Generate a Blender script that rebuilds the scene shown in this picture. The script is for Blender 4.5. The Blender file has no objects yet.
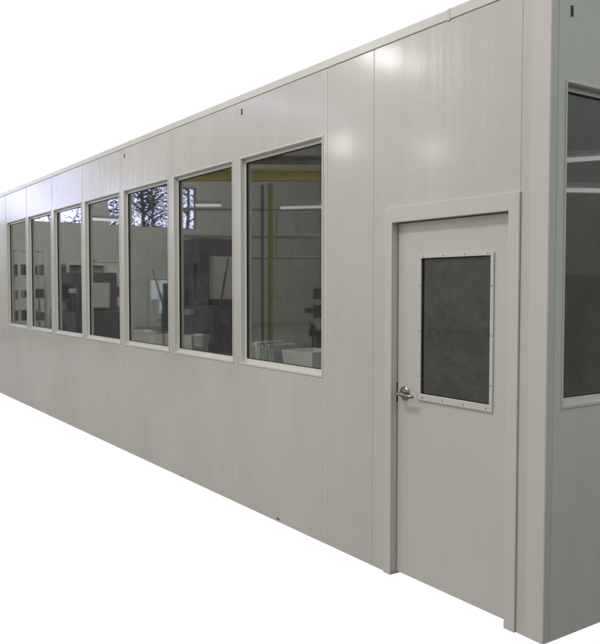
import bpy, bmesh, math, random
from mathutils import Vector, Matrix
random.seed(7)
S = bpy.context.scene
C = S.collection
R = math.radians

# ------------------------------------------------------------ materials
def newmat(name):
    m = bpy.data.materials.new(name); m.use_nodes = True
    nt = m.node_tree
    for n in list(nt.nodes): nt.nodes.remove(n)
    out = nt.nodes.new('ShaderNodeOutputMaterial')
    return m, nt, out

def noise(nt, scale, detail=4, rough=.55, stretch=(1, 1, 1), coord='Object'):
    tc = nt.nodes.new('ShaderNodeTexCoord'); mp = nt.nodes.new('ShaderNodeMapping')
    geo = nt.nodes.new('ShaderNodeNewGeometry')
    mp.inputs['Scale'].default_value = stretch
    nt.links.new(geo.outputs['Position'], mp.inputs['Vector'])
    n = nt.nodes.new('ShaderNodeTexNoise')
    n.inputs['Scale'].default_value = scale; n.inputs['Detail'].default_value = detail
    n.inputs['Roughness'].default_value = rough
    nt.links.new(mp.outputs['Vector'], n.inputs['Vector'])
    return n.outputs['Fac']

def ramp(nt, src, a, b, pa=.3, pb=.7):
    r = nt.nodes.new('ShaderNodeValToRGB')
    r.color_ramp.elements[0].position = pa; r.color_ramp.elements[1].position = pb
    r.color_ramp.elements[0].color = (*a, 1); r.color_ramp.elements[1].color = (*b, 1)
    nt.links.new(src, r.inputs['Fac']); return r.outputs['Color']

def paint(name, col, rough=.28, var=.06, bump=.25, coat=0.0, spec=.5, metal=0, fine=1.0):
    m, nt, out = newmat(name)
    p = nt.nodes.new('ShaderNodeBsdfPrincipled')
    lo = tuple(c*(1-var) for c in col); hi = tuple(min(1, c*(1+var*.6)) for c in col)
    n1 = noise(nt, 1.1, 6, .6, (1, 1, .55))
    c = ramp(nt, n1, lo, hi, .35, .68)
    # fine dirt speckle
    n2 = noise(nt, 2.6, 6, .7, (3.5, 3.5, .4))
    sp = ramp(nt, n2, (.93, .925, .90), (1, 1, 1), .36, .56)
    mx = nt.nodes.new('ShaderNodeMix'); mx.data_type = 'RGBA'; mx.blend_type = 'MULTIPLY'
    mx.inputs[0].default_value = .32 if bump > .15 else .08
    nt.links.new(c, mx.inputs[6]); nt.links.new(sp, mx.inputs[7])
    nt.links.new(mx.outputs[2], p.inputs['Base Color'])
    n3 = noise(nt, 7, 5, .6, (1, 1, .35))
    rr = nt.nodes.new('ShaderNodeMapRange')
    rv = .25 if bump > .1 else .04
    rr.inputs['To Min'].default_value = rough*(1-rv); rr.inputs['To Max'].default_value = rough*(1+rv)
    nt.links.new(n3, rr.inputs['Value']); nt.links.new(rr.outputs[0], p.inputs['Roughness'])
    p.inputs['Metallic'].default_value = metal
    p.inputs['Specular IOR Level'].default_value = spec
    p.inputs['Coat Weight'].default_value = coat; p.inputs['Coat Roughness'].default_value = .11
    n4 = noise(nt, 26*fine, 1, .5, (1, 1, .8))
    n5 = noise(nt, 3.2, 2, .5, (3.0, 3.0, .22))
    ad = nt.nodes.new('ShaderNodeMath'); ad.operation = 'MULTIPLY_ADD'; ad.inputs[1].default_value = 3
    nt.links.new(n5, ad.inputs[0]); nt.links.new(n4, ad.inputs[2])
    b = nt.nodes.new('ShaderNodeBump'); b.inputs['Strength'].default_value = bump
    b.inputs['Distance'].default_value = .0016
    nt.links.new(ad.outputs[0], b.inputs['Height']); nt.links.new(b.outputs[0], p.inputs['Normal'])
    nt.links.new(p.outputs[0], out.inputs['Surface'])
    return m

def plain(name, col, rough=.6, metal=0, var=.12, spec=.4, scale=6):
    m, nt, out = newmat(name)
    p = nt.nodes.new('ShaderNodeBsdfPrincipled')
    c = ramp(nt, noise(nt, scale, 5, .6), tuple(x*(1-var) for x in col), tuple(x*(1+var) for x in col))
    nt.links.new(c, p.inputs['Base Color']); p.inputs['Roughness'].default_value = rough
    p.inputs['Metallic'].default_value = metal; p.inputs['Specular IOR Level'].default_value = spec
    nt.links.new(p.outputs[0], out.inputs['Surface']); return m

def glow(name, col, s):
    m, nt, out = newmat(name)
    e = nt.nodes.new('ShaderNodeEmission'); e.inputs[0].default_value = (*col, 1); e.inputs[1].default_value = s
    nt.links.new(e.outputs[0], out.inputs['Surface']); return m

def glass(name, tint, dust=.03, wav=.02):
    m, nt, out = newmat(name)
    geo = nt.nodes.new('ShaderNodeNewGeometry')
    dot = nt.nodes.new('ShaderNodeVectorMath'); dot.operation = 'DOT_PRODUCT'
    nt.links.new(geo.outputs['Normal'], dot.inputs[0]); nt.links.new(geo.outputs['Incoming'], dot.inputs[1])
    def mth(op, a, b=None):
        n = nt.nodes.new('ShaderNodeMath'); n.operation = op
        for i, v in enumerate((a, b)):
            if v is None: continue
            if isinstance(v, (int, float)): n.inputs[i].default_value = v
            else: nt.links.new(v, n.inputs[i])
        return n.outputs[0]
    c = mth('ABSOLUTE', dot.outputs['Value'])
    f = mth('ADD', mth('MULTIPLY', mth('POWER', mth('SUBTRACT', 1, c), 5), .95), .085)
    tr = nt.nodes.new('ShaderNodeBsdfTransparent'); tr.inputs[0].default_value = (*tint, 1)
    gl = nt.nodes.new('ShaderNodeBsdfGlossy'); gl.inputs['Roughness'].default_value = .02
    b = nt.nodes.new('ShaderNodeBump'); b.inputs['Strength'].default_value = wav; b.inputs['Distance'].default_value = .01
    nt.links.new(noise(nt, 3.0, 1), b.inputs['Height']); nt.links.new(b.outputs[0], gl.inputs['Normal'])
    mx = nt.nodes.new('ShaderNodeMixShader')
    nt.links.new(f, mx.inputs[0]); nt.links.new(tr.outputs[0], mx.inputs[1]); nt.links.new(gl.outputs[0], mx.inputs[2])
    df = nt.nodes.new('ShaderNodeBsdfDiffuse'); df.inputs[0].default_value = (.5, .5, .46, 1)
    m2 = nt.nodes.new('ShaderNodeMixShader')
    d = ramp(nt, noise(nt, 14, 6, .85), (.35, .35, .35), (1, 1, 1), .38, .68)
    nt.links.new(mth('MULTIPLY', d, dust), m2.inputs[0])
    nt.links.new(mx.outputs[0], m2.inputs[1]); nt.links.new(df.outputs[0], m2.inputs[2])
    nt.links.new(m2.outputs[0], out.inputs['Surface']); return m

M = dict(
    paint=paint('painted_panel', (.635, .602, .578), .23, .07, .62, coat=.35),
    door=paint('painted_door', (.645, .615, .59), .28, .04, .10, fine=1.6),
    trim=paint('painted_trim', (.665, .635, .608), .24, .04, .02, coat=.25),
    frame=paint('window_frame_paint', (.74, .72, .675), .26, .04, .0),
    side=paint('side_panel_paint', (.66, .655, .64), .26, .08, .2, coat=.2),
    core=plain('panel_core', (.05, .05, .045), .8),
    gasket=plain('black_gasket', (.012, .012, .012), .6),
    hole=plain('dark_slot', (.06, .06, .06), .7),
    glass=glass('window_glass', (.91, .925, .91), .07, .004),
    dglass=glass('door_glass', (.47, .47, .44), .13, .006),
    steel=plain('satin_steel', (.30, .285, .265), .25, 1, .08, scale=40),
    screw=plain('screw_steel', (.20, .19, .18), .5, .6),
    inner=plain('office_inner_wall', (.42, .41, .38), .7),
    carpet=plain('office_floor', (.12, .12, .11), .9, scale=30),
    ceiling=plain('office_ceiling', (.35, .35, .33), .8),
    desk=plain('desk_top', (.22, .22, .19), .5),
    dark=plain('dark_plastic', (.03, .028, .032), .45),
    purple=plain('purple_board', (.10, .06, .17), .6),
    white=plain('white_paper', (.80, .80, .77), .7, var=.05),
    blue=plain('blue_binder', (.16, .20, .34), .5),
    pale=plain('pale_cabinet', (.62, .66, .62), .5),
    hallwall=plain('factory_wall', (.58, .575, .55), .8, var=.06, scale=1.2),
    concrete=plain('concrete_floor', (.30, .30, .275), .55, scale=2),
    yellow=plain('crane_yellow', (.80, .64, .05), .5),
    ochre=plain('worn_ochre', (.44, .33, .06), .6, var=.3, scale=9),
    brown=plain('crane_rust', (.20, .10, .06), .7),
    sidecab=plain('worn_grey', (.24, .25, .23), .7, var=.35, scale=2.5),
    machine=plain('machine_grey', (.11, .10, .125), .5),
    bark=plain('bark', (.035, .03, .028), .9),
    leaf=plain('leaf', (.05, .07, .04), .8),
    daylight=glow('daylight_outside', (.66, .69, 1.0), 7.0),
    dimday=glow('daylight_through_door', (.80, .88, .95), 1.6),
    tube=glow('lamp_tube', (.95, .97, 1.0), 2.5),
    bulb=glow('lamp_bulb', (1.0, .98, .95), 42.0),
    bulb2=glow('dim_lamp_bulb', (1.0, .98, .97), 15.0),
)

# ------------------------------------------------------------ mesh helpers
def link(name, bm, mat, parent=None, bevel=0, smooth=False):
    me = bpy.data.meshes.new(name); bmesh.ops.recalc_face_normals(bm, faces=bm.faces)
    bm.to_mesh(me); bm.free()
    if smooth:
        for p in me.polygons: p.use_smooth = True
    me.materials.append(M[mat])
    o = bpy.data.objects.new(name, me); C.objects.link(o)
    if parent: o.parent = parent
    if bevel:
        b = o.modifiers.new('bevel', 'BEVEL'); b.width = bevel; b.segments = 2
        b.limit_method = 'ANGLE'; b.angle_limit = R(40)
    return o

def box(bm, x0, x1, y0, y1, z0, z1, mtx=None):
    v = [bm.verts.new(Vector((x, y, z)) if mtx is None else mtx @ Vector((x, y, z)))
         for x in (x0, x1) for y in (y0, y1) for z in (z0, z1)]
    for f in ((0, 1, 3, 2), (4, 6, 7, 5), (0, 4, 5, 1), (2, 3, 7, 6), (0, 2, 6, 4), (1, 5, 7, 3)):
        bm.faces.new([v[i] for i in f])

def plate(bm, us, zs, skip, t0, t1, axis='x'):
    """slab in the u-z plane with cells listed in skip left open; t is the thickness axis"""
    def P(u, z, t): return Vector((u, t, z)) if axis == 'x' else Vector((t, u, z))
    V = {}
    def vert(i, j, t):
        k = (i, j, t)
        if k not in V: V[k] = bm.verts.new(P(us[i], zs[j], (t0, t1)[t]))
        return V[k]
    solid = lambda i, j: 0 <= i < len(us)-1 and 0 <= j < len(zs)-1 and (i, j) not in skip
    for i in range(len(us)-1):
        for j in range(len(zs)-1):
            if not solid(i, j): continue
            for t in (0, 1):
                bm.faces.new([vert(i, j, t), vert(i+1, j, t), vert(i+1, j+1, t), vert(i, j+1, t)])
            for di, dj, a, b in ((-1, 0, (0, 0), (0, 1)), (1, 0, (1, 0), (1, 1)), (0, -1, (0, 0), (1, 0)), (0, 1, (0, 1), (1, 1))):
                if not solid(i+di, j+dj):
                    bm.faces.new([vert(i+a[0], j+a[1], 0), vert(i+b[0], j+b[1], 0), vert(i+b[0], j+b[1], 1), vert(i+a[0], j+a[1], 1)])

def tube(bm, pts, rads, n=8):
    rings = []
    for i, p in enumerate(pts):
        p = Vector(p)
        d = (Vector(pts[min(i+1, len(pts)-1)]) - Vector(pts[max(i-1, 0)])).normalized()
        up = Vector((0, 0, 1)) if abs(d.z) < .9 else Vector((1, 0, 0))
        a = d.cross(up).normalized(); b = d.cross(a)
        rings.append([bm.verts.new(p + (a*math.cos(2*math.pi*k/n) + b*math.sin(2*math.pi*k/n))*rads[i]) for k in range(n)])
    for A, B in zip(rings, rings[1:]):
        for k in range(n): bm.faces.new([A[k], A[(k+1) % n], B[(k+1) % n], B[k]])
    bm.faces.new(rings[0]); bm.faces.new(rings[-1])

def disc(bm, c, axis, r, h, n=20):
    c = Vector(c); axis = Vector(axis).normalized()
    tube(bm, [c, c+axis*h], [r, r], n)

def tag(o, label=None, cat=None, group=None, kind=None):
    for k, v in (('label', label), ('category', cat), ('group', group), ('kind', kind)):
        if v: o[k] = v
    return o
def empty(name, loc, **k):
    o = bpy.data.objects.new(name, None); C.objects.link(o); o.location = loc
    o.empty_display_size = .2
    return tag(o, **k)
B = bmesh.new

# ------------------------------------------------------------ the office
P = 1.2192
XN, XD, XT = -1.779, -1.298, -.1700
ZT, ZC = 3.168, 3.222
WT, WB = 2.730, 1.137
G = .0016                                   # half joint between panels
NW = 7
office = empty('modular_office', (0, 0, 0),
    label='long off-white modular office of flat wall panels with a row of seven windows', cat='building')

def slot(x, z, y=0., axis='x', parent=None, h=.045, w=.016):
    bm = B()
    if axis == 'x': box(bm, x-w/2, x+w/2, y-.003, y+.01, z-h/2, z+h/2)
    else: box(bm, y-.01, y+.003, x-w/2, x+w/2, z-h/2, z+h/2)
    return link('cam_lock_hole', bm, 'hole', parent)

def window(parent, u0, u1, z0, z1, axis='x', mat='frame'):
    """frame lining an opening (u0..u1, z0..z1) of the panel, outer face 4 mm proud"""
    w = empty('window', (0, 0, 0)); w.parent = parent
    s = 1 if axis == 'x' else -1            # thickness goes +y on the front, -x on the side
    T = lambda a, b: (a, b) if s == 1 else (-a, -b)
    bm = B()
    f = .011                                # face flange lying on the panel
    plate(bm, [u0-f, u0, u1, u1+f], [z0-f, z0, z1, z1+f], {(1, 1)}, *T(-.005, -.0003), axis)
    e = .004
    # lining of the reveal
    plate(bm, [u0-.0, u0+e, u1-e, u1+.0], [z0, z0+e, z1-e, z1], {(1, 1)}, *T(-.0002, .034), axis)
    # inner stop bars
    plate(bm, [u0+e, u0+.026, u1-.022, u1-e], [z0+e, z0+.034, z1-.030, z1-e], {(1, 1)}, *T(.030, .078), axis)
    link('window_frame', bm, mat, w, .0012)
    bm = B()
    plate(bm, [u0+.026, u0+.033, u1-.026, u1-.022], [z0+.034, z0+.038, z1-.036, z1-.030], {(1, 1)}, *T(.034, .050), axis)
    link('gasket', bm, 'gasket', w)
    bm = B()
    t = T(.040, .046)
    if axis == 'x': box(bm, u0+.027, u1-.023, t[0], t[1], z0+.035, z1-.031)
    else: box(bm, t[1], t[0], u0+.027, u1-.023, z0+.035, z1-.031)
    link('pane', bm, 'glass', w)
    return w

slots = {1: [-2.894+.0], 3: [-5.325+.0]}
edges = []
for k in range(8):
    x1 = XN-k*P-G; x0 = XN-(k+1)*P+G
    bm = B()
    if k < NW:
        a, b = XN-(k+1)*P+.0864, XN-k*P-.0512
        plate(bm, [x0, a, b, x1], [0, WB, WT, ZT-.002], {(1, 1)}, 0, .08)
    else:
        plate(bm, [x0, x1], [0, ZT-.002], set(), 0, .08)
    pn = link('wall_panel', bm, 'paint', office, .0028)
    if k < NW: window(pn, a, b, WB, WT)
    edges.append(x1)
    for x in {0: [-2.894], 2: [-5.325]}.get(k, []): slot(x, 3.09, parent=pn)
# blank panels right of the windows
bm = B(); plate(bm, [XD+G, XN-G], [0, ZT-.002], set(), 0, .08); link('wall_panel', bm, 'paint', office, .004)
bm = B(); plate(bm, [XD+G*1.5, -1.118, -.229, -XT*-1-G], [0, .0, 2.118, ZT-.002][0:1]+[2.118, ZT-.002], {(1, 0)}, 0, .08)
door_panel = link('wall_panel', bm, 'paint', office, .004)
# joint backing, recessed behind every vertical joint
for x in [XN-k*P for k in range(9)]+[XD, XT]:
    bm = B(); box(bm, x-.0012, x+.0012, .0014, .078, .001, ZT-.004); link('joint_spline', bm, 'trim', office)
# raised joint bead on the sheet edges
for x in [XN-k*P for k in range(8)]:
    bm = B(); box(bm, x-.0045, x+.0045, -.0022, .001, .004, ZT-.006); link('joint_bead', bm, 'frame', office, .001)

# corner post wraps the corner
bm = B()
box(bm, XT+G, 0, 0, .052, 0, ZT-.002)
link('corner_post', bm, 'paint', office, .004)
bm = B(); box(bm, -.112, -.004, -.0014, .01, .001, ZT-.004); link('corner_guard', bm, 'trim', office, .0012)
# side wall (faces +X)
SY = .052+.0015
side_w = (.1194, 1.262, 1.151, 2.709)
bm = B()
plate(bm, [SY, side_w[0], side_w[1], 1.34], [0, side_w[2], side_w[3], ZT-.002], {(1, 1)}, -.08, 0, 'y')
sp = link('side_panel', bm, 'side', office, .0025)
window(sp, *side_w, axis='y', mat='side')
slot(.146, 3.048, 0, 'y', sp, .05, .018)
for k in range(3):
    a = 1.343+k*P
    bm = B()
    if k < 2: plate(bm, [a, a+.09, a+P-.09, a+P-.003], [0, side_w[2], side_w[3], ZT-.002], {(1, 1)}, -.08, 0, 'y')
    else: plate(bm, [a, a+P-.003], [0, ZT-.002], set(), -.08, 0, 'y')
    q = link('side_panel', bm, 'side', office, .0025)
    if k < 2: window(q, a+.09, a+P-.09, side_w[2], side_w[3], axis='y', mat='side')
YB = 1.343+3*P                               # back of the office
XE = XN-8*P
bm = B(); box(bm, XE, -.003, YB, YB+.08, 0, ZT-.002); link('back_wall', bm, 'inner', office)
bm = B(); box(bm, XE-.08, XE-.001, 0, YB+.08, 0, ZT-.002); link('end_wall', bm, 'paint', office, .003)
# roof and its cap trim
bm = B(); box(bm, XE-.08, 0, .02, YB+.08, ZT+.001, ZT+.045); link('roof', bm, 'ceiling', office)
bm = B(); box(bm, XE-.08, -.6685, -.0035, .019, ZT, ZC); link('roof_trim', bm, 'frame', office, .003)
bm = B(); box(bm, -.6655, .003, -.0035, .019, ZT, ZC+.003); link('roof_trim', bm, 'frame', office, .003)
bm = B(); box(bm, .0005, .008, .0205, YB+.08, ZT, ZC); link('roof_trim', bm, 'frame', office, .002)
bm = B()                                     # overlapping joint cover at the break of the trim
box(bm, -.680, -.656, -.0055, -.004, ZT-.006, ZC+.002); link('trim_joint', bm, 'trim', office, .001)
bm = B(); box(bm, XE, -.09, .22, YB-.001, -.03, 0.002); link('office_floor', bm, 'carpet', office)
# interior ceiling grid of white slats is the roof underside; scuffs at the foot of the wall
for x, z, w, h in ((-2.381, .024, .04, .010), (-4.006, .014, .025, .008)):
    bm = B(); box(bm, x-w/2, x+w/2, -.002, .004, z-h/2, z+h/2); link('scuff_mark', bm, 'hole', office, .001)

# ---- door
door = empty('door', (0, 0, 0)); door.parent = office
DL, DR, DT = -1.111, -.2355, 2.111
bm = B()
o_l, o_r, o_t = DL-.062, DR+.068, DT+.090
def U(bm, y0, y1, a, b, c, d, zt0, zt1):     # U-shaped surround outer a..d, inner b..c
    plate(bm, [a, b, c, d], [0, zt0, zt1], {(1, 0)}, y0, y1)
U(bm, -.013, -.0002, o_l, DL, DR, o_r, DT, o_t)
U(bm, -.0001, .10, -1.117, DL+.0002, DR-.0002, -.2295, DT-.0002, 2.117)
link('door_casing', bm, 'trim', door, .0025)
leaf = empty('door_leaf', (0, 0, 0)); leaf.parent = door
LY = .036
gx0, gx1, gz0, gz1 = -.905, -.378, 1.117, 1.900
bm = B(); plate(bm, [DL+.007, gx0, gx1, DR-.004], [.018, gz0, gz1, DT-.005], {(1, 1)}, LY, LY+.044)
lf = link('door_slab', bm, 'door', leaf, .0015)
bm = B()                                     # screwed moulding round the glass
mz = .036
plate(bm, [gx0-.014, gx0+.004, gx1-.004, gx1+.016], [gz0-mz, gz0+.002, gz1-.004, gz1+.015], {(1, 1)}, LY-.011, LY-.0003)
link('glass_moulding', bm, 'trim', leaf, .002)
bm = B()
plate(bm, [gx0+.001, gx0+.010, gx1-.008, gx1-.001], [gz0+.001, gz0+.006, gz1-.010, gz1-.001], {(1, 1)}, LY+.002, LY+.012)
link('gasket', bm, 'gasket', leaf)
bm = B(); box(bm, gx0+.002, gx1-.002, LY+.006, LY+.012, gz0+.002, gz1-.002); link('door_pane', bm, 'dglass', leaf)
ymf = LY-.011
for i in range(4):
    x = gx0+.0 + (gx1-gx0)*(i+.15)/3.3
    for z in (gz1+.008, gz0-.020):
        bm = B(); disc(bm, (x, ymf-.002, z), (0, 1, 0), .0036, .004, 10); link('screw', bm, 'screw', leaf)
for z in (1.22, 1.48, 1.74):
    for x in (gx0-.007, gx1+.008):
        bm = B(); disc(bm, (x, ymf-.002, z), (0, 1, 0), .0036, .004, 10); link('screw', bm, 'screw', leaf)
# lever handle
hd = empty('door_handle', (0, 0, 0)); hd.parent = door
hx, hz = -1.040, 1.105
bm = B()
tube(bm, [(hx, LY+.001, hz), (hx, LY-.006, hz), (hx, LY-.012, hz)], [.041, .041, .034], 28)
tube(bm, [(hx, LY-.012, hz), (hx, LY-.016, hz)], [.028, .012], 28)
link('rose', bm, 'steel', hd, smooth=False)
bm = B()
tube(bm, [(hx, LY-.010, hz), (hx, LY-.048, hz), (hx+.002, LY-.058, hz)], [.013, .011, .012], 14)
tube(bm, [(hx-.012, LY-.055, hz), (hx+.005, LY-.060, hz), (hx+.03, LY-.062, hz+.001), (hx+.075, LY-.058, hz-.003), (hx+.115, LY-.052, hz-.006), (hx+.122, LY-.044, hz-.006)],
     [.009, .0125, .011, .010, .009, .006], 12)
link('lever', bm, 'steel', hd, smooth=True)
bm = B()
box(bm, DL-.001, DL+.0015, LY-.006, LY+.03, hz-.06, hz+.06); box(bm, DL+.0015, DL+.006, LY-.004, LY+.01, hz-.02, hz+.02)
link('strike_plate', bm, 'steel', door)
for z in (.25, 1.1, 1.86):
    bm = B(); tube(bm, [(DR-.004, LY-.002, z-.05), (DR-.004, LY-.002, z+.05)], [.004, .004], 10)
    link('hinge', bm, 'trim', door)

# ------------------------------------------------------------ inside the office
def workbench(x0, x1):
    t = empty('workbench', ((x0+x1)/2, .62, 0), label='long grey bench standing along the inside of the front windows', cat='bench')
    bm = B(); box(bm, x0-t.location.x, x1-t.location.x, -.36, .33, 1.00, 1.035); link('bench_top', bm, 'desk', t, .004)
    n = 5
    for i in range(n):
        x = (x0+.1) + (x1-x0-.2)*i/(n-1) - t.location.x
        for y in (-.3, .27):
            bm = B(); box(bm, x-.02, x+.02, y-.02, y+.02, .002, 1.0); link('leg', bm, 'dark', t)
workbench(-6.9, -2.2)
def carton(x, y, w, d, h, label, rz=0):
    t = empty('paper_tray', (x, y, 1.035), label=label, cat='tray', group='trays and boxes on the bench'); t.rotation_euler.z = R(rz)
    bm = B()
    k = .88
    for (a, b) in (((-w/2*k, -d/2*k), (w/2*k, -d/2*k)), ((w/2*k, -d/2*k), (w/2*k, d/2*k)), ((w/2*k, d/2*k), (-w/2*k, d/2*k)), ((-w/2*k, d/2*k), (-w/2*k, -d/2*k))):
        A = [(a[0], a[1], 0.003), (b[0], b[1], 0.003), (b[0]/k, b[1]/k, h), (a[0]/k, a[1]/k, h)]
        I = [(p[0]*.97, p[1]*.97, p[2]) for p in A]
        vs = [bm.verts.new(p) for p in A]; ws = [bm.verts.new(p) for p in I]
        bm.faces.new(vs); bm.faces.new(ws)
        for i in range(4): bm.faces.new([vs[i], vs[(i+1) % 4], ws[(i+1) % 4], ws[i]])
    link('tray_side', bm, 'white', t)
    bm = B(); box(bm, -w/2*k, w/2*k, -d/2*k, d/2*k, .001, .008); link('tray_bottom', bm, 'white', t)
    bm = B(); box(bm, -w/2*.8, w/2*.8, -d/2*.8, d/2*.8, .009, h*.7); link('paper_stack', bm, 'white', t)
carton(-2.62, .48, .40, .32, .20, 'white flared tray of paper behind the window nearest the door', 3)
carton(-3.43, .46, .30, .26, .20, 'white open box at the left of the window nearest the door', -8)
carton(-4.62, .44, .20, .22, .22, 'small white box at the left of the second window from the door', 10)
carton(-5.55, .50, .26, .30, .17, 'white tray at the right of the third window from the door', 4)
carton(-6.15, .48, .40, .30, .19, 'white box at the left of the third window from the door', -5)
for i in range(6):
    x = -3.20+i*.05
    t = empty('ring_binder', (x, .46, 1.036), label='%s binder, %s in the row behind the window nearest the door' %
              ('blue' if i % 2 else 'white', ('first from the left', 'second from the left', 'third from the left', 'third from the right', 'second from the right', 'last on the right')[i]),
              cat='binder', group='binders leaning in a row on the bench')
    t.rotation_euler = (0, R(-12), 0)
    bm = B(); box(bm, -.019, .019, -.13, .13, 0, .24-.01*(i % 3)); link('cover', bm, 'blue' if i % 2 else 'white', t, .003)
    bm = B(); box(bm, -.012, .012, -.1315, -.1305, .10, .2); link('spine_label', bm, 'pale', t)

def cabinet(name, x, y, w, d, h, mat, label, cat, doors=2):
    t = empty(name, (x, y, .002), label=label, cat=cat)
    bm = B(); box(bm, -w/2, w/2, -d/2, d/2, .03, h); link('cabinet_body', bm, mat, t, .006)
    for i in range(doors):
        a = -w/2+.015+(w-.03)*i/doors; b = -w/2+.015+(w-.03)*(i+1)/doors
        bm = B(); box(bm, a+.004, b-.004, -d/2-.018, -d/2-.001, .05, h-.02); dd = link('cabinet_door', bm, mat, t, .003)
        bm = B(); tube(bm, [(b-.05, -d/2-.04, h*.5-.08), (b-.05, -d/2-.04, h*.5+.08)], [.006, .006], 8); link('handle', bm, 'steel', dd)
    return t
cabinet('storage_cabinet', -8.6, 2.9, 1.5, .6, 2.3, 'machine', 'tall dark storage cabinet seen through the second window from the door', 'cabinet')
cabinet('filing_cabinet', -5.2, 3.6, .9, .6, 1.5, 'pale', 'pale grey filing cabinet against the back wall of the office', 'cabinet')
cabinet('tall_locker', -6.9, 1.9, .6, .5, 1.9, 'machine', 'dark grey tall locker seen through the second window from the door', 'locker')

# doorway on the inner partition and a notice board
t = empty('inner_door', (-6.5, YB-.02, 0), label='plain inner doorway with dark frame in the back wall of the office', cat='door')
bm = B(); plate(bm, [-.56, -.50, .50, .56], [0.003, 2.12, 2.18], {(1, 0)}, -.04, .018); link('door_frame', bm, 'dark', t, .003)
bm = B(); box(bm, -.495, .495, -.01, .015, .01, 2.11); link('door_slab', bm, 'inner', t)
t = empty('notice_board', (-7.75, YB-.001, 1.6), label='dark purple notice board on the back wall left of the inner doorway', cat='board')
bm = B(); box(bm, -.25, .25, -.03, 0, -.35, .25); link('board', bm, 'purple', t, .003)
bm = B(); box(bm, -.15, .12, -.033, -.0305, .02, .18); link('paper', bm, 'white', t)

def monitor(x, y, z, rz, label):
    t = empty('computer_monitor', (x, y, z), label=label, cat='monitor'); t.rotation_euler.z = R(rz)
    bm = B(); box(bm, -.25, .25, -.02, .02, .14, .47); link('screen', bm, 'dark', t, .006)
    bm = B(); box(bm, -.03, .03, .02, .04, .02, .3); box(bm, -.12, .12, -.08, .1, .001, .018); link('stand', bm, 'dark', t, .003)
monitor(-5.0, .66, 1.036, 20, 'black computer monitor on the bench behind the third window from the door')

t = empty('office_desk', (-9.3, .95, 0), label='low desk inside the office behind the leftmost windows', cat='desk')
bm = B(); box(bm, -1.6, 1.4, -.4, .4, .72, .76); link('desk_top', bm, 'desk', t, .004)
for x in (-1.5, 1.3):
    for y in (-.34, .34):
        bm = B(); box(bm, x-.025, x+.025, y-.025, y+.025, .003, .72); link('leg', bm, 'dark', t)
monitor(-10.0, .95, .761, 30, 'black computer monitor on the desk behind the leftmost window')
monitor(-8.9, 1.0, .761, -20, 'black computer monitor on the desk behind the third window from the left')

# ------------------------------------------------------------ the factory hall mirrored in the glass
bm = B()
plate(bm, [-26, -13.1, -8.9, -7.9, -3.2, -1.6], [0, 4.42, 6.3, 7.2, 10.5],
      {(1, 1), (3, 1), (3, 2)}, -30.3, -30, 'y')
hw = link('factory_wall', bm, 'hallwall')
tag(hw, 'tall grey factory wall with high window openings mirrored in the office windows', 'wall')
for y0, y1, z0, z1 in ((-13.1, -8.9, 4.42, 6.3), (-7.9, -3.2, 4.42, 7.2)):
    bm = B(); n = 4
    ys = [y0]; 
    plate(bm, [y0, y0+.03, y1-.03, y1], [z0, z0+.03, z1-.03, z1], {(1, 1)}, -30.2, -30.1, 'y')
    for i in range(1, n): 
        y = y0+(y1-y0)*i/n; box(bm, -30.19, -30.11, y-.02, y+.02, z0+.03, z1-.03)
    link('window_frame', bm, 'machine', hw)
bm = B(); box(bm, -34.2, -34, -24, 0, 2.5, 12)
tag(link('sky', bm, 'daylight'), kind='structure')
bm = B(); box(bm, -38, -30.31, -27, 1.5, -.3, -.1); tag(link('ground_outside', bm, 'concrete'), kind='structure')
bm = B(); box(bm, -29.99, 14, -20, -4.3, -.2, -.004); tag(link('factory_floor', bm, 'concrete'), kind='structure')
bm = B(); box(bm, -29.99, 14, -20.3, -20.001, -.004, 9); tag(link('factory_wall', bm, 'hallwall'), 'long grey factory wall running parallel to the office front', 'wall')

def tree(x, y, h, label):
    t = empty('tree', (x, y, -.1), label=label, cat='tree', group='trees outside the high factory windows')
    bm = B(); rnd = random.Random(int(-y*10))
    pts = [(0, 0, 0)]
    for i in range(6): pts.append((rnd.uniform(-.1, .1), pts[-1][1]+rnd.uniform(-.12, .12), h*(i+1)/6))
    tube(bm, pts, [.16*(1-i/8) for i in range(7)], 8)
    tips = []
    for i in range(26):
        z = rnd.uniform(.35, .95)*h; a = rnd.uniform(0, 6.28); L = rnd.uniform(.6, 1.7)
        q = [(0, 0, z), (math.cos(a)*L*.5, math.sin(a)*L*.5, z+.35*L), (math.cos(a)*L, math.sin(a)*L, z+.5*L)]
        tube(bm, q, [.05, .03, .012], 5); tips.append(q[2]); tips.append(q[1])
    link('trunk', bm, 'bark', t)
    bm = B()
    for tp in tips:
        for _ in range(46):
            c = Vector(tp)+Vector([rnd.gauss(0, .33) for _ in range(3)])
            a = Vector([rnd.uniform(-1, 1) for _ in range(3)]).normalized()*.07
            b = a.cross(Vector([rnd.uniform(-1, 1) for _ in range(3)])).normalized()*.035
            bm.faces.new([bm.verts.new(c+s) for s in (-a, b, a, -b)])
    link('crown', bm, 'leaf', t)
for i, (y, h) in enumerate(((-3.8, 8), (-5.4, 7.5), (-7.0, 8.5), (-9.6, 8), (-11.3, 9), (-12.1, 7.2), (-13.6, 8.3))):
    tree(-32.1-.5*(i % 2), y, h, 'thin dark tree outside the factory windows, %s from the office side' % ('first', 'second', 'third', 'fourth', 'fifth', 'sixth', 'seventh')[i])

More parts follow.
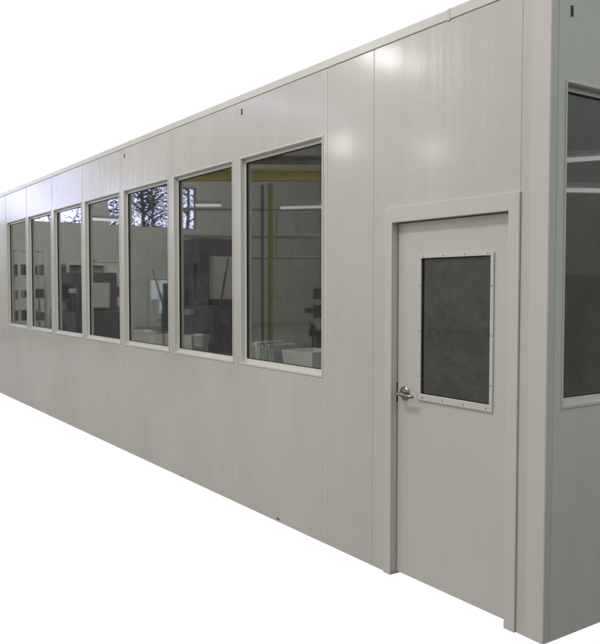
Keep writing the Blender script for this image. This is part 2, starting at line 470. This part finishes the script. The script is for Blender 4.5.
# glazed door in the far wall and shelving in front of it
t = empty('glazed_door', (-29.98, -11.2, 0), label='glazed door with daylight behind it low in the far factory wall', cat='door')
bm = B(); plate(bm, [-.5, -.4, .4, .5], [0.0, .5, 2.1, 2.25], {(1, 1)}, 0, .06, 'y'); link('door_slab', bm, 'pale', t, .005)
bm = B(); box(bm, .01, .03, -.395, -.03, .55, 2.05); box(bm, .01, .03, .03, .395, 1.2, 2.05); link('pane', bm, 'dimday', t)
def rack(x, y0, y1, h, label):
    t = empty('storage_rack', (x, (y0+y1)/2, -.003), label=label, cat='rack', group='storage racks by the far factory wall')
    L = (y1-y0)/2
    for yy in (-L, L):
        for xx in (-.4, .4):
            bm = B(); box(bm, xx-.04, xx+.04, yy-.04, yy+.04, 0, h); link('post', bm, 'pale', t)
    for i, z in enumerate((.5, 1.3, 2.1, h-.08)):
        bm = B(); box(bm, -.42, .42, -L, L, z, z+.06); link('shelf', bm, 'pale', t)
        if i < 3:
            for k in range(3):
                bm = B(); yy = -L*.7+k*L*.65; hh = random.uniform(.25, .55)
                box(bm, -.3, .3, yy-.22, yy+.22, z+.061, z+.06+hh); link('bin', bm, random.choice(('machine', 'pale', 'concrete')), t, .01)
rack(-26, -4.0, -4.9, 3.1, 'pale rack mirrored in the leftmost window')
rack(-25, -5.4, -6.8, 2.6, 'pale rack mirrored in the second window from the left')
rack(-27, -7.2, -8.6, 2.8, 'pale rack mirrored in the third window from the left')

# yellow crane
def hall(l, d, z):                            # d metres out along the mirrored sight line, l metres across
    return Vector((2.374-.8269*d+.5623*l, -(-3.038+.5623*d+.8269*l), z))
cr = empty('yellow_crane', (0, 0, 0), label='yellow overhead crane beam on a post mirrored in the two windows nearest the door', cat='crane')
def obeam(bm, l0, l1, d, z0, z1, w):
    A = hall(l0, d, 0); Bv = hall(l1, d, 0); u = (Bv-A).normalized()
    m = Matrix.Translation(A) @ Matrix(((u.x, -u.y, 0, 0), (u.y, u.x, 0, 0), (0, 0, 1, 0), (0, 0, 0, 1)))
    L = (Bv-A).length
    box(bm, 0, L, -w/2, w/2, z0, z0+.05, m); box(bm, 0, L, -w/2, w/2, z1-.05, z1, m); box(bm, 0, L, -.03, .03, z0+.05, z1-.05, m)
bm = B(); obeam(bm, -3.25, 6, 20, 4.47, 4.76, .3); link('girder', bm, 'yellow', cr)
bm = B(); obeam(bm, -3.25, 6, 21.5, 5.15, 5.35, .3); link('girder', bm, 'brown', cr)
p = hall(-.83, 20, 0); bm = B(); box(bm, p.x-.055, p.x+.055, p.y-.055, p.y+.055, 0, 4.4); link('post', bm, 'ochre', cr, .01)
p = hall(-1.05, 20.2, 0); bm = B(); box(bm, p.x-.03, p.x+.03, p.y-.03, p.y+.03, 0, 4.4); link('post', bm, 'machine', cr, .01)

# pale pipes and a truss on the far side of the hall
for d, l0, l1, z, rr, lab in ((23, -4, 7, 3.25, .07, 'pale pipe running low across the factory hall'), (23.5, -4, 7, 4.1, .05, 'thin pale pipe running high across the factory hall'), (24, -3, 8, 2.65, .05, 'thin pale pipe running lowest across the factory hall')):
    A = hall(l0, d, z); Bq = hall(l1, d, z); mid = (A+Bq)/2
    t = empty('pipe', mid, label=lab, cat='pipe', group='pipes along the factory hall')
    bm = B(); tube(bm, [A-mid, Bq-mid], [rr, rr], 10); link('pipe_run', bm, 'pale', t, smooth=True)
    for q in (.2, .5, .8):
        c = (A-mid).lerp(Bq-mid, q); bm = B(); tube(bm, [c+Vector((0, 0, rr)), c+Vector((0, 0, 1.4))], [.015, .015], 6); link('hanger', bm, 'dark', t)
# tube lamps
def tubelamp(A, Bp, label):
    A = Vector(A); Bp = Vector(Bp); m = (A+Bp)/2
    t = empty('tube_lamp', m, label=label, cat='lamp', group='tube lamps hanging in the factory hall')
    bm = B(); tube(bm, [A-m, Bp-m], [.035, .035], 8); link('tube', bm, 'tube', t)
    bm = B(); u = (Bp-A).normalized(); a = A-m+Vector((0, 0, .08)); b = Bp-m+Vector((0, 0, .08))
    tube(bm, [a, b], [.05, .05], 4); link('housing', bm, 'pale', t)
tubelamp(hall(-.6, 20.8, 3.86), hall(.9, 20.8, 3.90), 'tube lamp mirrored low under the yellow crane beam beside its post')
tubelamp(hall(-2.9, 21, 3.95), hall(-2.2, 21, 3.95), 'short tube lamp mirrored left of the yellow crane post')
tubelamp(hall(-2.0, 22, 3.6), hall(-1.6, 22, 3.65), 'shortest tube lamp mirrored beside the yellow crane post')
tubelamp((-18, -3.75, 3.56), (-18, -4.75, 3.56), 'tube lamp mirrored in the fourth window from the door')
tubelamp((5.13, 6.91, 3.66), (4.2, 9.6, 3.95), 'long tube lamp mirrored in the side window above another')
tubelamp((5.6, 7.4, 3.30), (4.6, 10.2, 3.35), 'long tube lamp mirrored in the side window below another')

def pendant(x, y, z, r, label, mat='bulb'):
    t = empty('pendant_lamp', (x, y, z), label=label, cat='lamp', group='round lamps hanging in the factory hall')
    bm = B(); bmesh.ops.create_uvsphere(bm, u_segments=16, v_segments=10, radius=r); link('bulb', bm, mat, t)
    bm = B(); tube(bm, [(0, 0, r*.9), (0, 0, r*1.3), (0, 0, r*2.2)], [r*1.5, r*1.2, r*.3], 20); link('lamp_shade', bm, 'pale', t)
pendant(-8.67, -5.98, 5.95, .13, 'round lamp mirrored at the joint right of the nearest window')
pendant(-8.46, -6.26, 5.86, .17, 'round lamp mirrored in the panel over the door, near its left edge')
pendant(-8.20, -6.75, 5.80, .16, 'dim round lamp mirrored high in the panel over the door', 'bulb2')
pendant(-8.88, -5.55, 4.30, .20, 'dim round lamp mirrored beside the window nearest the door', 'bulb2')
pendant(-7.96, -6.88, 4.22, .17, 'dim round lamp mirrored low in the panel over the door', 'bulb2')

def machine(x, y, w, d, h, label):
    t = empty('machine_cabinet', (x, y, -.003), label=label, cat='machine', group='dark machines standing in the factory hall')
    bm = B(); box(bm, -w/2, w/2, -d/2, d/2, 0, h*.45); box(bm, -w/2, w/2*.6, -d/2, d/2*.9, h*.45+.002, h); link('housing', bm, 'machine', t, .02)
    bm = B(); box(bm, w/2*.6+.02, w/2*.9, -d/4, d/4, h*.5, h*.85); link('control_panel', bm, 'white', t, .01)
    bm = B(); box(bm, -w*.2, w*.2, -.04+d/2*.9+.05, d/2*.9+.06, h*.5, h*.8); link('hatch', bm, 'dark', t, .005)
    rnd = random.Random(int(abs(x*7+y*3)))
    for k in range(7):
        a = Vector((rnd.uniform(-.7, .7)*w, rnd.uniform(.1, .7)*d, 0)); hh = rnd.uniform(.4, .95)*h
        bm = B(); tube(bm, [a, a+Vector((rnd.uniform(-.1, .1), 0, hh*.6)), a+Vector((rnd.uniform(-.4, .4), rnd.uniform(-.2, .2), hh))], [.03, .03, .02], 8)
        link('conduit', bm, rnd.choice(('dark', 'pale', 'steel', 'machine')), t, smooth=True)
    for k in range(5):
        bm = B(); px_ = rnd.uniform(-.6, .5)*w; pz = rnd.uniform(.1, .8)*h; q = rnd.uniform(.15, .35)
        box(bm, px_, px_+q, d*.5+.01, d*.5+.16, pz, pz+q*rnd.uniform(.5, 1.6)); link('switch_box', bm, rnd.choice(('pale', 'dark', 'purple', 'white')), t, .01)
p = hall(-2.3, 19, 0); machine(p.x, p.y, 1.8, 1.2, 2.9, 'tall dark machine mirrored in the second window from the door')
p = hall(1.0, 21, 0); machine(p.x, p.y, 1.2, 1.0, 1.7, 'wide dark machine mirrored in the window nearest the door')
machine(-22, -5.2, 2.2, 1.5, 2.2, 'dark machine mirrored in the fourth window from the door')
machine(-25, -10.5, 3.0, 1.5, 1.9, 'low dark machine mirrored in the third window from the door')
cabinet('storage_cabinet', 2.9, 3.6, 1.3, 5.0, 1.85, 'sidecab', 'long low grey cabinet mirrored in the side window, lengthened to shade the side wall', 'cabinet')  # mirrored cabinet, made long so it blocks light from the side wall foot
machine(4.3, -6.5, 1.6, 1.4, 2.0, 'dark machine standing on the factory floor opposite the door')

def area(name, loc, target, size, power):
    l = bpy.data.lights.new(name, 'AREA'); l.shape = 'RECTANGLE'; l.size = size; l.size_y = size*.5; l.energy = power
    l.color = (1, .98, .93)
    o = bpy.data.objects.new(name, l); C.objects.link(o); o.location = loc
    o.rotation_euler = (Vector(target)-Vector(loc)).to_track_quat('-Z', 'Y').to_euler()
area('hall_light', (-20, -10, 9), (-30, -9, 2), 5, 900)  # added light, brightens the far factory wall that the glass mirrors
area('hall_light', (-1.5, -5.2, 9), (-1.8, 0, 1.2), 1.6, 240)
area('hall_light', (-8, -12, 9), (-14, -20, 1), 5, 900)  # added light, lifts the hall floor and long wall seen in the reflections

# ------------------------------------------------------------ world: white around and behind the office, dim hall elsewhere
w = bpy.data.worlds.new('World'); S.world = w; w.use_nodes = True
nt = w.node_tree; nt.nodes.clear()
out = nt.nodes.new('ShaderNodeOutputWorld'); bg = nt.nodes.new('ShaderNodeBackground')
tc = nt.nodes.new('ShaderNodeTexCoord'); sx = nt.nodes.new('ShaderNodeSeparateXYZ')
nt.links.new(tc.outputs['Generated'], sx.inputs[0])
def mth(op, a, b=None, c=None, clamp=False):
    n = nt.nodes.new('ShaderNodeMath'); n.operation = op; n.use_clamp = clamp
    for i, v in enumerate((a, b, c)):
        if v is None: continue
        if isinstance(v, (int, float)): n.inputs[i].default_value = v
        else: nt.links.new(v, n.inputs[i])
    return n.outputs[0]
X, Y, Z = sx.outputs
c1 = mth('GREATER_THAN', mth('MULTIPLY_ADD', X, -.05, Y), 0)       # north of the front wall plane
c2 = mth('LESS_THAN', mth('MULTIPLY_ADD', Y, .176, X), 0)          # west side
white = mth('MULTIPLY', c1, c2)
def mixc(f, a, b):
    n = nt.nodes.new('ShaderNodeMix'); n.data_type = 'RGBA'
    if isinstance(f, (int, float)): n.inputs[0].default_value = f
    else: nt.links.new(f, n.inputs[0])
    for i, v in ((6, a), (7, b)):
        if isinstance(v, tuple): n.inputs[i].default_value = (*v, 1)
        else: nt.links.new(v, n.inputs[i])
    return n.outputs[2]
up = mth('MULTIPLY_ADD', Z, 1.5, .45, clamp=True)                  # low to high
front = mixc(up, (.285, .275, .258), (.735, .72, .70))
east = mixc(mth('MULTIPLY_ADD', Z, 1.0, .22, clamp=True), (.015, .022, .010), (1.0, 1.07, 1.02))
ef = mth('MULTIPLY_ADD', X, 2.0, mth('MULTIPLY_ADD', Y, 1.2, .1), clamp=True)
hallc = mixc(ef, front, east)
col = mixc(white, hallc, (1.02, 1.02, 1.02))
nt.links.new(col, bg.inputs[0]); bg.inputs[1].default_value = 1.0
nt.links.new(bg.outputs[0], out.inputs[0])

# ------------------------------------------------------------ camera
cam = bpy.data.cameras.new('camera'); co = bpy.data.objects.new('camera', cam); C.objects.link(co)
yaw, pit, rol = R(-55.784), R(-2.5568), R(.0213)
F = Vector((math.sin(yaw)*math.cos(pit), math.cos(yaw)*math.cos(pit), math.sin(pit)))
Rt = Vector((math.cos(yaw), -math.sin(yaw), 0)); Up = Rt.cross(F)
R2 = Rt*math.cos(rol)+Up*math.sin(rol); U2 = Up*math.cos(rol)-Rt*math.sin(rol)
m = Matrix((R2, U2, -F)).transposed().to_4x4(); m.translation = (2.3744, -3.0378, 1.7296)
co.matrix_world = m
cam.sensor_fit = 'HORIZONTAL'; cam.sensor_width = 36; cam.lens = 773.43/600*36
cam.clip_start = .05; cam.clip_end = 500
S.camera = co
S.render.resolution_x = 954; S.render.resolution_y = 1024
S.view_settings.view_transform = 'Standard'; S.view_settings.look = 'None'
S.view_settings.exposure = 0; S.view_settings.gamma = 1
S.cycles.max_bounces = 7; S.cycles.transparent_max_bounces = 16
